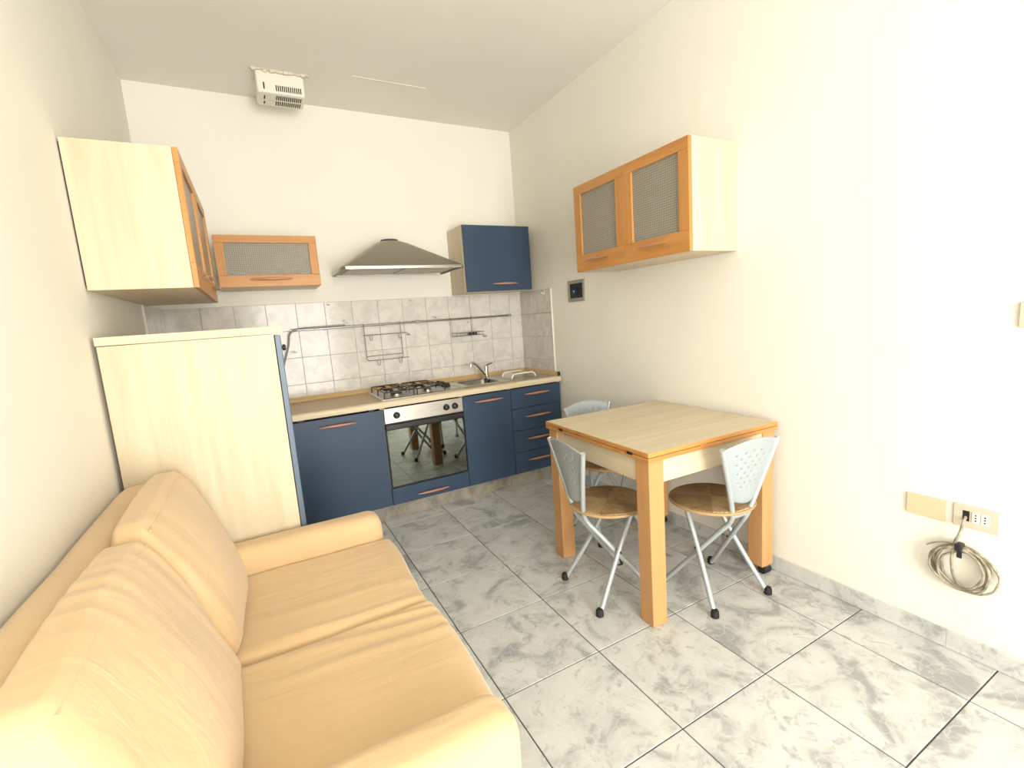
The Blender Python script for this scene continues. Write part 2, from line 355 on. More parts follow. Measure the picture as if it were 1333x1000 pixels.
# ------------------------------------------------------------------ kitchen fronts
def handle_mesh(L=0.24, r=0.0085):
    n = 12; pts = []; rs = []
    for i in range(n+1):
        t = -1+2*i/n; pts.append((t*L/2, -0.026-0.006*(1-t*t), 0)); rs.append(r*(0.28+0.72*(1-abs(t)**2.2)))
    return pts, rs
def handle(par, cx, cy, cz, face='y', L=0.24, m=None):
    """bow handle on a front facing -y ('y'), -x ('-x') or +x ('x')"""
    f = {'y': lambda p: (cx+p[0], cy+p[1], cz+p[2]), '-x': lambda p: (cx+p[1], cy+p[0], cz+p[2]), 'x': lambda p: (cx-p[1], cy+p[0], cz+p[2])}[face]
    pts, rs = handle_mesh(L); mb = MB().tube([f(p) for p in pts], rs, 10)
    h = mb.build('handle', m or HANDLE, par, smooth=True)
    for sgn in (-1, 1):
        MB().tube([f((sgn*L*0.32, 0.0, 0)), f((sgn*L*0.32, -0.027, 0))], 0.004, 8).build('handle_post', CHROME, h, smooth=True)
    return h
D = 0.597                                  # plane of the fronts
ZB, ZT = 0.113, 0.822
def base_unit(name, label, x0, x1, group='base cabinets under the worktop', z1=0.828, z0=ZB):
    t = thing(name, label, 'cabinet', ((x0+x1)/2, -0.29, 0), group=group)
    g = 0.001
    for a, b in ((x0+g, x0+0.018), (x1-0.018, x1-g)): box('side_panel', CREAM_Z, (a, b, -D+0.021, -0.02, z0, z1), t, 0.001)
    box('bottom_panel', CREAM_X, (x0+0.018, x1-0.018, -D+0.021, -0.02, z0, z0+0.018), t, 0.001)
    box('back_panel', CREAM_X, (x0+0.018, x1-0.018, -0.026, -0.02, z0+0.018, z1), t, 0)
    for fx in (x0+0.05, x1-0.05):
        for fy in (-0.50, -0.08): MB().lathe([(0.028, 0.0), (0.026, 0.012), (0.017, 0.02), (0.017, z0)], (fx, fy, 0), 12).build('foot', BLACK, t, smooth=True)
    return t
def front(par, name, x0, x1, z0, z1, m=BLUE):
    g = 0.0018; return box(name, m, (x0+g, x1-g, -D, -D+0.019, z0+g, z1-g), par, 0.002)
X0, X1, X2, X3, X4 = -2.10, -1.502, -0.904, -0.490, -0.014
t = base_unit('base_cabinet', 'wide blue-fronted base cabinet between the fridge housing and the oven', X0, X1)
d = front(t, 'door', X0, X1, ZB, ZT-0.004); handle(d, -1.81, -D, 0.764)
for x in (-2.03, -1.58): box('hinge_stop', BLACK, (x-0.02, x+0.02, -D-0.001, -D+0.018, 0.8185, 0.829), t, 0.002)
t = base_unit('oven_housing', 'base unit with a shallow blue drawer below the oven', X1, X2)
box('shelf', CREAM_X, (X1+0.018, X2-0.018, -D+0.021, -0.03, 0.216, 0.234), t, 0.001)
d = front(t, 'drawer', X1, X2, ZB, 0.238); handle(d, -1.203, -D, 0.163)
t = base_unit('base_cabinet', 'narrow blue-doored base cabinet under the sink, right of the oven', X2, X3)
d = front(t, 'door', X2, X3, ZB, ZT); handle(d, -0.692, -D, 0.769)
t = base_unit('drawer_cabinet', 'blue base cabinet with four drawers in the right corner', X3, X4)
zz = [ZB, 0.290, 0.471, 0.655, ZT]
for j in range(4):
    d = front(t, 'drawer', X3, X4, zz[j], zz[j+1]); handle(d, -0.256, -D, [0.222, 0.400, 0.585, 0.768][j])
    box('drawer_box', CREAM_X, (X3+0.025, X4-0.025, -D+0.025, -0.06, zz[j]+0.03, zz[j+1]-0.04), d, 0)
tag(box('kitchen_plinth', PLINTH, (X0, -0.014, -0.547, -0.533, 0.0, ZB-0.001), bevel=0.001), 'brown-grey stone plinth strip beneath the blue base cabinets', 'plinth')
# worktop with a cut-out for the sink
WZ0, WZ1 = 0.829, 0.876; SX0, SX1, SY0, SY1 = -0.80, -0.485, -0.47, -0.16
wt = thing('worktop', 'light birch worktop with raised edge running under the hob and sink', 'worktop', (-1.05, -0.3, WZ0))
mb = MB().box(X0, SX0, -0.60, -0.013, WZ0, WZ1).box(SX1, -0.0125, -0.60, -0.013, WZ0, WZ1).box(SX0, SX1, -0.60, SY0, WZ0, WZ1).box(SX0, SX1, SY1, -0.013, WZ0, WZ1)
mb.build('slab', TOP, wt)
pr = [(-0.6, WZ1), (-0.612, WZ1-0.002), (-0.620, WZ1-0.010), (-0.622, WZ1-0.022), (-0.620, WZ0+0.004), (-0.6, WZ0)]
MB().loft([[(x, p[0], p[1]) for p in pr] for x in (X0, -0.0125)]).build('front_edge', CREAM_X, wt, smooth=True)
up_ = [(-0.0125, WZ1), (-0.034, WZ1), (-0.030, WZ1+0.012), (-0.018, WZ1+0.032), (-0.0125, WZ1+0.032)]
MB().loft([[(x, p[0], p[1]) for p in up_] for x in (X0, -0.0125)]).build('back_upstand', UPST, wt)
MB().loft([[(p[0]+0.0005, y, p[1]) for p in up_] for y in (-0.60, -0.034)]).build('side_upstand', UPST, wt)
box('end_cap', BLACK, (-0.036, -0.013, -0.612, -0.599, WZ1-0.001, WZ1+0.034), wt, 0.004)

# oven
ov = thing('built_in_oven', 'steel built-in oven with mirrored black glass door and three knobs', 'oven', (-1.203, -0.3, 0.24))
box('body', DARK, (X1+0.022, X2-0.022, -D+0.004, -0.06, 0.242, 0.80), ov, 0)
box('control_panel', STEEL, (X1+0.003, X2-0.003, -D-0.006, -D+0.012, 0.712, ZT-0.002), ov, 0.003)
for x in (-1.413, -1.041, -0.973):
    kn = MB().lathe([(0.024, 0.0), (0.024, -0.006), (0.019, -0.009), (0.018, -0.026), (0.014, -0.029)], (x, -D-0.006, 0.765), 24, 'y').build('knob', BLACK, ov, smooth=True)
    box('pointer', BLACK, (x-0.004, x+0.004, -D-0.039, -D-0.034, 0.749, 0.781), kn, 0.001)
dr = box('door_frame', IRON, (X1+0.003, X2-0.003, -D+0.001, -D+0.016, 0.240, 0.708), ov, 0.002)
box('door_glass', OVENGLASS, (X1+0.010, X2-0.012, -D-0.005, -D+0.001, 0.252, 0.664), ov, 0.001)
box('door_grip', IRON, (X1+0.003, X2-0.003, -D-0.020, -D+0.001, 0.668, 0.704), ov, 0.004)
# hob
hb = thing('gas_hob', 'steel gas hob with black wire pan supports set in the worktop', 'hob', (-1.203, -0.31, WZ1))
HX0, HX1, HY0, HY1 = -1.495, -0.885, -0.572, -0.08
MB().loft([[(x0, y0, z), (x1, y0, z), (x1, y1, z), (x0, y1, z)] for x0, x1, y0, y1, z in ((HX0, HX1, HY0, HY1, WZ1+0.0005), (HX0, HX1, HY0, HY1, WZ1+0.004), (HX0+0.012, HX1-0.012, HY0+0.012, HY1-0.012, WZ1+0.010), (HX0+0.02, HX1-0.02, HY0+0.02, HY1-0.02, WZ1+0.007))]).build('hob_plate', STEEL, hb)
hz = WZ1+0.007
for x, y, r in ((-1.36, -0.44, 0.045), (-1.36, -0.21, 0.035), (-1.12, -0.21, 0.045), (-1.12, -0.44, 0.030)):
    b = MB().lathe([(r*1.25, hz), (r*1.2, hz+0.006), (r*0.9, hz+0.008), (r*0.9, hz+0.014)], (x, y, 0), 20).build('burner', STEEL, hb, smooth=True)
    MB().lathe([(r, hz+0.014), (r, hz+0.020), (r*0.8, hz+0.023)], (x, y, 0), 20).build('burner_cap', IRON, b, smooth=True)
for cx in (-1.36, -1.12):
    mb = MB(); z = hz+0.042; x0, x1, y0, y1 = cx-0.108, cx+0.108, -0.545, -0.105
    for y in (y0+0.01, -0.33, y1-0.01):
        mb.tube(curve([(x0, y, hz), (x0, y, z-0.004), (x0+0.006, y, z), (x1-0.006, y, z), (x1, y, z-0.004), (x1, y, hz)], 1), 0.0042, 7)
    for x in (x0+0.004, x1-0.004): mb.tube([(x, y0+0.01, z-0.002), (x, y1-0.01, z-0.002)], 0.0042, 7)
    for y in (-0.44, -0.21):
        for a in range(4):
            q = a*math.pi/2+math.pi/4; c, s_ = math.cos(q), math.sin(q)
            mb.tube(curve([(cx+0.03*c, y+0.03*s_, z), (cx+0.09*c, y+0.09*s_, z+0.003), (cx+0.104*c, y+0.104*s_, z-0.004)], 1), 0.0042, 7)
    mb.build('pan_support', IRON, hb, smooth=True)
for j in range(4):
    MB().lathe([(0.020, hz), (0.020, hz+0.010), (0.016, hz+0.014), (0.015, hz+0.030), (0.012, hz+0.033)], (-0.945+0.012*(j % 2), -0.20-0.062*j, 0), 16).build('hob_knob', BLACK, hb, smooth=True)
# sink
sk = thing('sink', 'inset stainless sink with drainer at the right end of the worktop', 'sink', (-0.45, -0.31, WZ1))
sz = WZ1+0.0005
mb = MB()
def ring(x0, x1, y0, y1, z, r, n=5):
    out = []
    for cx, cy, a0 in ((x1-r, y1-r, 0), (x0+r, y1-r, 90), (x0+r, y0+r, 180), (x1-r, y0+r, 270)):
        for i in range(n+1):
            q = math.radians(a0+90*i/n); out.append((cx+r*math.cos(q), cy+r*math.sin(q), z))
    return out
bx = (SX0+0.012, SX1-0.012, SY0+0.012, SY1-0.012)
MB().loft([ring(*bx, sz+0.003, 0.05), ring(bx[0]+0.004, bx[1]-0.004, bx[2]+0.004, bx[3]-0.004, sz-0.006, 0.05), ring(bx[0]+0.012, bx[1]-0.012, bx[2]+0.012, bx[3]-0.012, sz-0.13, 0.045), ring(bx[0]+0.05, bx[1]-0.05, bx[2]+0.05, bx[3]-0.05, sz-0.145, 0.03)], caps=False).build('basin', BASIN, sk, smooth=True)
MB().lathe([(0.042, sz-0.1455), (0.042, sz-0.1425), (0.02, sz-0.141)], ((bx[0]+bx[1])/2, (bx[2]+bx[3])/2, 0), 18).build('drain', CHROME, sk, smooth=True)
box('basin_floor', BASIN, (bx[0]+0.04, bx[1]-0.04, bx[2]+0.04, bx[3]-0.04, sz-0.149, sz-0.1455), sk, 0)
mb = MB()
ox0, ox1, oy0, oy1 = -0.855, -0.045, -0.52, -0.10
n = len(ring(*bx, 0, 0.05)); b0 = 0
outer = ring(ox0, SX1+0.02, oy0, oy1, sz+0.003, 0.02); inner = ring(*bx, sz+0.003, 0.05); skirt = ring(ox0-0.003, SX1+0.02, oy0-0.003, oy1+0.003, sz, 0.02)
MB().loft([skirt, outer, inner], caps=False).build('rim', STEEL, sk, smooth=True)
MB().loft([ring(SX1+0.019, ox1+0.003, oy0-0.003, oy1+0.003, sz, 0.02), ring(SX1+0.019, ox1, oy0, oy1, sz+0.003, 0.02), ring(SX1+0.04, ox1-0.02, oy0+0.02, oy1-0.02, sz+0.0025, 0.02), ring(SX1+0.045, ox1-0.025, oy0+0.025, oy1-0.025, sz+0.0005, 0.02)]).build('drainer', STEEL, sk, smooth=True)
for i in range(8):
    x = SX1+0.08+i*0.042
    MB().tube([(x, oy0+0.06, sz+0.001), (x, oy1-0.06, sz+0.001)], 0.0035, 6).build('drainer_rib', STEEL, sk, smooth=True)
# faucet
fx, fy = -0.503, -0.20
fc = thing('faucet', 'chrome mixer tap with a raised angled spout behind the sink', 'faucet', (fx, fy, sz+0.003))
MB().lathe([(0.026, 0), (0.026, 0.006), (0.019, 0.010), (0.018, 0.085), (0.021, 0.088), (0.021, 0.108), (0.015, 0.118)], (fx, fy, sz+0.003), 20).build('body', CHROME, fc, smooth=True)
MB().tube(curve([(fx-0.005, fy, sz+0.035), (fx-0.05, fy-0.01, sz+0.085), (fx-0.10, fy-0.02, sz+0.140), (fx-0.135, fy-0.026, sz+0.158), (fx-0.152, fy-0.03, sz+0.150), (fx-0.156, fy-0.031, sz+0.125)], 2), 0.0105, 12).build('spout', CHROME, fc, smooth=True)
MB().tube([(fx, fy, sz+0.116), (fx+0.018, fy-0.02, sz+0.128), (fx+0.045, fy-0.045, sz+0.140)], [0.011, 0.008, 0.006], 10).build('lever', CHROME, fc, smooth=True)
# soap tray on the drainer
tr = thing('dish_tray', 'cream plastic arched tray lying on the sink drainer', 'tray', (-0.26, -0.33, sz+0.004))
def arch(y, w, h):
    o_ = []
    for i in range(13):
        q = math.pi*i/12; o_.append((-0.27-w*math.cos(q)*(1 if abs(math.cos(q)) < .99 else 1), y, sz+0.005+h*min(1, 1.6*math.sin(q))))
    return o_
for (y, w, h) in ((-0.44, 0.115, 0.036), (-0.25, 0.105, 0.036)): MB().tube(arch(y, w, h), 0.0065, 8).build('arched_rim', WHITE, tr, smooth=True)
a, b = arch(-0.44, 0.113, 0.034), arch(-0.25, 0.103, 0.034)
mb = MB().loft([[a[i], b[i], (b[i][0], b[i][1], b[i][2]-0.004), (a[i][0], a[i][1], a[i][2]-0.004)] for i in range(0, 5)]).build('side_wall', WHITE, tr, smooth=True)
mb = MB().loft([[a[i], b[i], (b[i][0], b[i][1], b[i][2]-0.004), (a[i][0], a[i][1], a[i][2]-0.004)] for i in range(8, 13)]).build('side_wall', WHITE, tr, smooth=True)

# ------------------------------------------------------------------ fridge housing
FY0, FY1, FX = -1.643, -1.043, -2.143
fr = thing('fridge_housing', 'tall birch fridge housing with blue door, standing against the left wall', 'cabinet', (-2.44, -1.34, 0))
box('side_panel', CREAM_Z, (-W+0.016, FX, FY0, FY0+0.02, 0.0, 1.393), fr, 0.001)
box('side_panel', CREAM_Z, (-W+0.016, FX, FY1-0.02, FY1, 0.0, 1.393), fr, 0.001)
box('back_panel', CREAM_Z, (-W+0.016, -W+0.026, FY0+0.02, FY1-0.02, 0.02, 1.393), fr, 0)
box('top_panel', CREAM_X, (-W+0.012, FX+0.036, FY0-0.002, FY1, 1.395, 1.427), fr, 0.002)
box('plinth', DARK, (FX-0.06, FX-0.045, FY0+0.02, FY1-0.02, 0.0, 0.10), fr, 0)
d = box('door', BLUE_EDGE, (FX+0.003, FX+0.024, FY0+0.001, FY1-0.001, 0.105, 1.388), fr, 0.002)
box('door_face', BLUE, (FX+0.0235, FX+0.0255, FY0+0.003, FY1-0.003, 0.107, 1.386), d, 0)
h = MB().tube([(FX+0.025, FY1-0.03, 1.32), (FX+0.05, FY1-0.03, 1.32)], 0.005, 8).build('knob_stem', CHROME, d, smooth=True)
MB().lathe([(0.008, 0), (0.017, 0.004), (0.017, 0.014), (0.010, 0.018)], (FX+0.048, FY1-0.03, 1.32), 14, 'x').build('knob', BLACK, d, smooth=True)

# ------------------------------------------------------------------ wall cabinets
def carcass(t, x0, x1, y0, y1, z0, z1, openside, shelf=True, tm=CREAM_X):
    b = 0.018
    if openside in ('x', '-x'):          # side panels face +-y
        for a, c in ((y0, y0+b), (y1-b, y1)): box('side_panel', CREAM_Z, (x0, x1, a, c, z0, z1), t, 0.001)
        for n_, a, c in (('bottom_panel', z0, z0+b), ('top_panel', z1-b, z1)): box(n_, CREAM_Y, (x0, x1, y0+b, y1-b, a, c), t, 0.001)
        bx_ = (x1-0.006, x1) if openside == '-x' else (x0, x0+0.006)
        box('back_panel', CREAM_Z, (*bx_, y0+b, y1-b, z0+b, z1-b), t, 0)
        if shelf: box('shelf', CREAM_Y, (x0+0.01, x1-0.01, y0+b, y1-b, (z0+z1)/2-0.009, (z0+z1)/2+0.009), t, 0)
    else:
        for a, c in ((x0, x0+b), (x1-b, x1)): box('side_panel', CREAM_Z, (a, c, y0, y1, z0, z1), t, 0.001)
        for n_, a, c in (('bottom_panel', z0, z0+b), ('top_panel', z1-b, z1)): box(n_, tm, (x0+b, x1-b, y0, y1, a, c), t, 0.001)
        box('back_panel', CREAM_Z, (x0+b, x1-b, y1-0.006, y1, z0+b, z1-b), t, 0)
def glass_door(t, face, p, a0, a1, z0, z1, st=0.06, top=0.055, bot=0.10, hl=0.26, ha=None):
    """framed glass door: plane coordinate p, running a0..a1 along the front"""
    th = 0.02
    def bxx(u0, u1, w0, w1, d0=0.0, d1=th):
        if face == 'y': return (u0, u1, p-d1, p-d0, w0, w1)
        if face == '-x': return (p-d1, p-d0, u0, u1, w0, w1)
        return (p+d0, p+d1, u0, u1, w0, w1)
    g = 0.0015; a0 += g; a1 -= g
    RM = ORANGE_X if face == 'y' else ORANGE_Y
    d = box('door', RM, bxx(a0, a1, z0, z0+bot), t, 0.002); d['label'] = 'orange beech framed door with ribbed glass'
    box('top_rail', RM, bxx(a0, a1, z1-top, z1), d, 0.002)
    for u0, u1 in ((a0, a0+st), (a1-st, a1)): box('stile', ORANGE_Z, bxx(u0, u1, z0+bot, z1-top), d, 0.002)
    box('glass_pane', GLASS, bxx(a0+st-0.004, a1-st+0.004, z0+bot-0.004, z1-top+0.004, 0.006, 0.010), d, 0)
    c = (a0+a1)/2 if ha is None else ha
    if face == 'y': handle(d, c, p-th, z0+bot*0.62, 'y', hl)
    elif face == '-x': handle(d, p-th, c, z0+bot*0.62, '-x', hl)
    else: handle(d, p+th, c, z0+bot*0.62, 'x', hl)
    return d
# right wall
RY0, RY1, RZ0, RZ1 = -2.2635, -1.3635, 1.644, 2.165
t = thing('wall_cabinet', 'birch wall cabinet with two glass doors, high on the right wall above the table', 'cabinet', (-0.17, -1.81, RZ0), group='glass-fronted wall cabinets')
carcass(t, -0.325, -0.001, RY0, RY1, RZ0, RZ1, '-x')
m_ = (RY0+RY1)/2
glass_door(t, '-x', -0.3255, RY0, m_, RZ0, RZ1, 0.064, 0.055, 0.10, 0.20); glass_door(t, '-x', -0.3255, m_, RY1, RZ0, RZ1, 0.064, 0.055, 0.10, 0.20)
# left wall
LY0, LY1, LZ0, LZ1 = -1.565, -0.515, 1.603, 2.141
t = thing('wall_cabinet', 'birch wall cabinet on the left wall, above the fridge housing', 'cabinet', (-2.56, -1.04, LZ0), group='glass-fronted wall cabinets')
carcass(t, -W+0.006, -W+0.337, LY0, LY1, LZ0, LZ1, 'x')
box('hanging_strip', DARK, (-W+0.0005, -W+0.0055, LY0+0.012, LY1-0.012, LZ0+0.012, LZ1-0.012), t, 0)
m_ = (LY0+LY1)/2
glass_door(t, 'x', -W+0.3375, LY0, m_, LZ0, LZ1, 0.064, 0.055, 0.10, 0.20); glass_door(t, 'x', -W+0.3375, m_, LY1, LZ0, LZ1, 0.064, 0.055, 0.10, 0.20)
# low glass flap unit on the back wall
t = thing('wall_cabinet', 'low wall cabinet with one wide glass flap, left of the cooker hood', 'cabinet', (-2.07, -0.16, 1.707), group='glass-fronted wall cabinets')
carcass(t, -2.372, -1.766, -0.317, -0.001, 1.707, 2.034, 'y')
glass_door(t, 'y', -0.3175, -2.372, -1.766, 1.707, 2.034, 0.052, 0.048, 0.075, 0.25)
# blue flap unit
t = thing('wall_cabinet', 'birch wall cabinet with a plain blue door, right of the cooker hood', 'cabinet', (-0.37, -0.16, 1.613))
carcass(t, -0.678, -0.066, -0.317, -0.001, 1.613, 2.144, 'y')
d = box('door', BLUE, (-0.676, -0.068, -0.337, -0.3175, 1.615, 2.140), t, 0.002); handle(d, -0.337, -0.337, 1.672, 'y', 0.235)

# ------------------------------------------------------------------ cooker hood
hd = thing('cooker_hood', 'dull steel pyramid cooker hood on the back wall above the hob', 'hood', (-1.197, -0.25, 1.79))
hx0, hx1, hy0, hy1 = -1.643, -0.751, -0.50, -0.001
rim = [ring(hx0, hx1, hy0, hy1, 1.792, 0.035), ring(hx0-0.002, hx1+0.002, hy0-0.002, hy1, 1.800, 0.035), ring(hx0, hx1, hy0, hy1, 1.812, 0.035)]
top_r = ring(-1.285, -1.145, -0.225, -0.085, 2.035, 0.0695)
mid_r = [tuple(a*0.16+b*0.84+c for a, b, c in zip(p, q, (0, 0, 0.008))) for p, q in zip(rim[2], top_r)]
body = MB().loft([rim[2], [(p[0]*0.96-1.197*0.04, p[1]*0.96-0.01, 1.822) for p in rim[2]], mid_r, top_r]); body.build('canopy', HOODSTEEL, hd, smooth=True)
MB().loft([rim[0], rim[1], rim[2], ring(hx0+0.004, hx1-0.004, hy0+0.004, hy1-0.002, 1.812, 0.033), ring(hx0+0.004, hx1-0.004, hy0+0.004, hy1-0.002, 1.794, 0.033), rim[0]], caps=False).build('lip', STEEL, hd, smooth=True)
box('filter_tray', GREYPL, (hx0+0.02, hx1-0.02, hy0+0.02, hy1-0.01, 1.803, 1.808), hd, 0)
for x0 in (hx0+0.06, -1.185): box('grease_filter', HOODSTEEL, (x0, x0+0.375, hy0+0.09, hy1-0.06, 1.798, 1.8035), hd, 0.002)
box('switch_strip', WHITE, (-1.0, -0.86, hy0+0.035, hy0+0.06, 1.797, 1.8035), hd, 0.001)
MB().lathe([(0.066, 2.030), (0.066, 2.044), (0.055, 2.046)], (-1.215, -0.155, 0), 24).build('flue_collar', IRON, hd, smooth=True)

# ------------------------------------------------------------------ rail and racks
RZ = 1.409; RY = -0.045
rl = thing('utensil_rail', 'long steel hanging rail fixed across the tiled splash-back', 'rail', (-1.06, RY, RZ))
MB().tube([(-1.968, RY, RZ), (-0.153, RY, RZ)], 0.0075, 10).build('tube', WIRE, rl, smooth=True)
for x in (-1.965, -1.02, -0.155): MB().lathe([(0.012, -0.016), (0.012, 0.016)], (x, RY, RZ), 12, 'x').build('end_collar', CHROME, rl, smooth=True)
for x in (-1.925, -1.02, -0.195): MB().tube([(x, -0.009, RZ), (x, RY, RZ)], 0.006, 8).build('bracket', CHROME, rl, smooth=True)
rk = thing('wire_rack', 'wire roll-holder rack hanging from the rail above the hob', 'rack', (-1.31, RY, 1.13))
def wire(par, pts, r=0.0028, name='wire'): return MB().tube(pts, r, 7).build(name, WIRE, par, smooth=True)
for x in (-1.462, -1.172): wire(rk, curve([(x, RY+0.008, RZ-0.006), (x, RY+0.010, RZ+0.010), (x, RY-0.010, RZ+0.012), (x, RY-0.012, RZ-0.01), (x, RY-0.010, 1.30), (x, RY-0.010, 1.15), (x, RY-0.012, 1.135), (x+(0.02 if x < -1.3 else -0.02), RY-0.016, 1.128)], 2), name='hanger')
wire(rk, [(-1.475, RY-0.014, 1.33), (-1.12, RY-0.014, 1.33)], name='crossbar'); wire(rk, [(-1.462, RY-0.012, 1.163), (-1.172, RY-0.012, 1.163)], name='crossbar')
wire(rk, [(-1.445, RY-0.017, 1.128), (-1.12, RY-0.017, 1.128)], name='crossbar')
for x, z in ((-1.415, 1.33), (-1.185, 1.33), (-1.375, 1.128), (-1.20, 1.128)):
    wire(rk, curve([(x-0.012, RY-0.017, z), (x-0.010, RY-0.022, z-0.035), (x, RY-0.03, z-0.045), (x+0.010, RY-0.022, z-0.035), (x+0.012, RY-0.017, z)], 2), 0.0024, 'hook')
r2_ = thing('wire_rack', 'small wire spice shelf hanging from the right end of the rail', 'rack', (-0.6, RY, 1.262))
for x in (-0.726, -0.531): wire(r2_, curve([(x, RY+0.008, RZ-0.006), (x, RY+0.010, RZ+0.010), (x, RY-0.010, RZ+0.012), (x, RY-0.012, RZ-0.01), (x, RY-0.010, 1.30), (x, RY-0.010, 1.264)], 2), name='hanger')
for z in (1.262, 1.288):
    wire(r2_, [(-0.735, RY-0.012, z), (-0.46, RY-0.012, z), (-0.46, RY-0.095, z), (-0.735, RY-0.095, z), (-0.735, RY-0.012, z)], 0.0026, 'basket_ring')
for i in range(8):
    x = -0.72+i*0.034; wire(r2_, [(x, RY-0.012, 1.262), (x, RY-0.095, 1.262), (x, RY-0.095, 1.288)], 0.002, 'basket_wire')
tag(box('dark_sponge', BLACK, (-0.60, -0.52, RY-0.075, RY-0.03, 1.2648, 1.284), bevel=0.006), 'small dark sponge lying in the spice shelf on the rail', 'sponge')
hs = MB().tube(curve([(-1.60, RY-0.014, RZ+0.013), (-1.80, RY-0.014, RZ+0.012), (-1.93, RY-0.016, RZ+0.012), (-1.995, RY-0.016, RZ-0.01), (-2.008, RY-0.01, 1.30), (-2.05, RY, 1.19), (-2.085, RY, 1.07), (-2.10, RY, 0.95), (-2.10, RY, 0.90)], 3), 0.0065, 8).build('grey_hose', HOSE, smooth=True)
tag(hs, 'thin grey hose along the rail, dropping behind the fridge housing', 'hose')
wk = thing('wall_hook', 'tiny white hook on the tiled return beside the blue wall cabinet', 'hook', (-0.010, -0.429, 1.56))
box('base', WHITE, (-0.013, -0.009, -0.439, -0.419, 1.56, 1.598), wk, 0.002)
MB().tube(curve([(-0.012, -0.429, 1.575), (-0.03, -0.429, 1.565), (-0.034, -0.429, 1.585)], 2), 0.004, 8).build('hook_arm', WHITE, wk, smooth=True)

# ------------------------------------------------------------------ ceiling vent box
vb = thing('vent_box', 'white grilled fan box hanging from the ceiling near the back wall', 'vent', (-1.865, -0.31, 2.86))
vx0, vx1, vy0, vy1, vz = -2.005, -1.728, -0.413, -0.215, 2.887
MB().loft([[(vx0, vy0, vz), (vx1, vy0, vz), (vx1, vy0, ZC-0.001), (vx0, vy0, ZC-0.001)], [(vx0, vy1, vz), (vx1, vy1, vz), (vx1, vy1, ZC-0.001), (vx0, vy1, ZC-0.001)]]).build('housing', WHITE, vb, 0.012, seg=3)
for i in range(13):
    x = -1.898+i*0.0118
    box('slot', DARK, (x, x+0.0065, vy0-0.0008, vy0+0.004, vz+0.016, vz+0.050), vb, 0)
    for y0, y1 in ((-0.385, -0.325), (-0.305, -0.245)): box('slot', DARK, (x, x+0.0065, y0, y1, vz-0.0008, vz+0.004), vb, 0)
for y0, y1 in ((-0.37, -0.32), (-0.29, -0.25)): box('slot', DARK, (-1.968, -1.960, y0, y1, vz-0.0008, vz+0.004), vb, 0)
box('slot', DARK, (-1.968, -1.960, vy0-0.0008, vy0+0.004, vz+0.02, vz+0.06), vb, 0)
mb = MB()
for i in range(26):
    x = vx0-0.02+i*0.0128; mb.rbox(x-0.012, x+0.012, vy0-0.012-0.012*random.random(), vy0+0.01, ZC-0.004-0.014*random.random(), ZC-0.0005, 0.002, (2, 2, 2))
mb.build('broken_plaster_edge', PLASTER, vb)

# ------------------------------------------------------------------ things on the right wall
wb = thing('wall_box', 'open flush wall box with grey frame and round blue fitting, below the right cabinet', 'wall box', (-0.005, -0.882, 1.475))
by0, by1, bz0, bz1 = -0.985, -0.779, 1.475, 1.637
fmb = [(-0.010, -0.0005, by0, by0+0.020, bz0, bz1), (-0.010, -0.0005, by1-0.020, by1, bz0, bz1), (-0.010, -0.0005, by0+0.02, by1-0.02, bz0, bz0+0.026), (-0.010, -0.0005, by0+0.02, by1-0.02, bz1-0.026, bz1)]
for f_ in fmb: box('frame_bar', GREYPL, f_, wb, 0.002)
box('recess', BLACK, (-0.004, -0.0006, by0+0.02, by1-0.02, bz0+0.026, bz1-0.026), wb, 0)
MB().lathe([(0.034, -0.004), (0.034, -0.012), (0.026, -0.013), (0.022, -0.008)], (0, -0.865, 1.553), 24, 'x').build('round_fitting', BLUEPL, wb, smooth=True)
MB().lathe([(0.009, -0.008), (0.008, -0.014)], (0, -0.865, 1.553), 12, 'x').build('centre_pin', CHROME, wb, smooth=True)
tag(box('blank_plate', IVORY, (-0.008, -0.0005, -3.145, -3.018, 0.507, 0.590), bevel=0.003), 'blank yellowish cover plate low on the right wall', 'wall plate')
sp = thing('socket_plate', 'beige socket plate with two white outlets and a cable hole, low on the right wall', 'socket', (-0.004, -3.225, 0.508))
box('plate', PLATE, (-0.008, -0.0005, -3.289, -3.162, 0.508, 0.593), sp, 0.003)
box('cable_hole', BLACK, (-0.0088, -0.007, -3.209, -3.190, 0.533, 0.572), sp, 0)
for y in (-3.2265, -3.2515):
    o = box('outlet', WHITE, (-0.0105, -0.007, y-0.011, y+0.011, 0.531, 0.573), sp, 0.0015)
    for z in (0.542, 0.552, 0.562): MB().lathe([(0.0028, -0.0108), (0.0028, -0.009)], (0, y, z), 10, 'x').build('pin_hole', BLACK, o)
tag(box('switch_plate', PLATE, (-0.009, -0.0005, -3.415, -3.293, 1.240, 1.323), bevel=0.004), 'beige switch plate at eye height on the right wall, cut by the picture edge', 'wall plate')
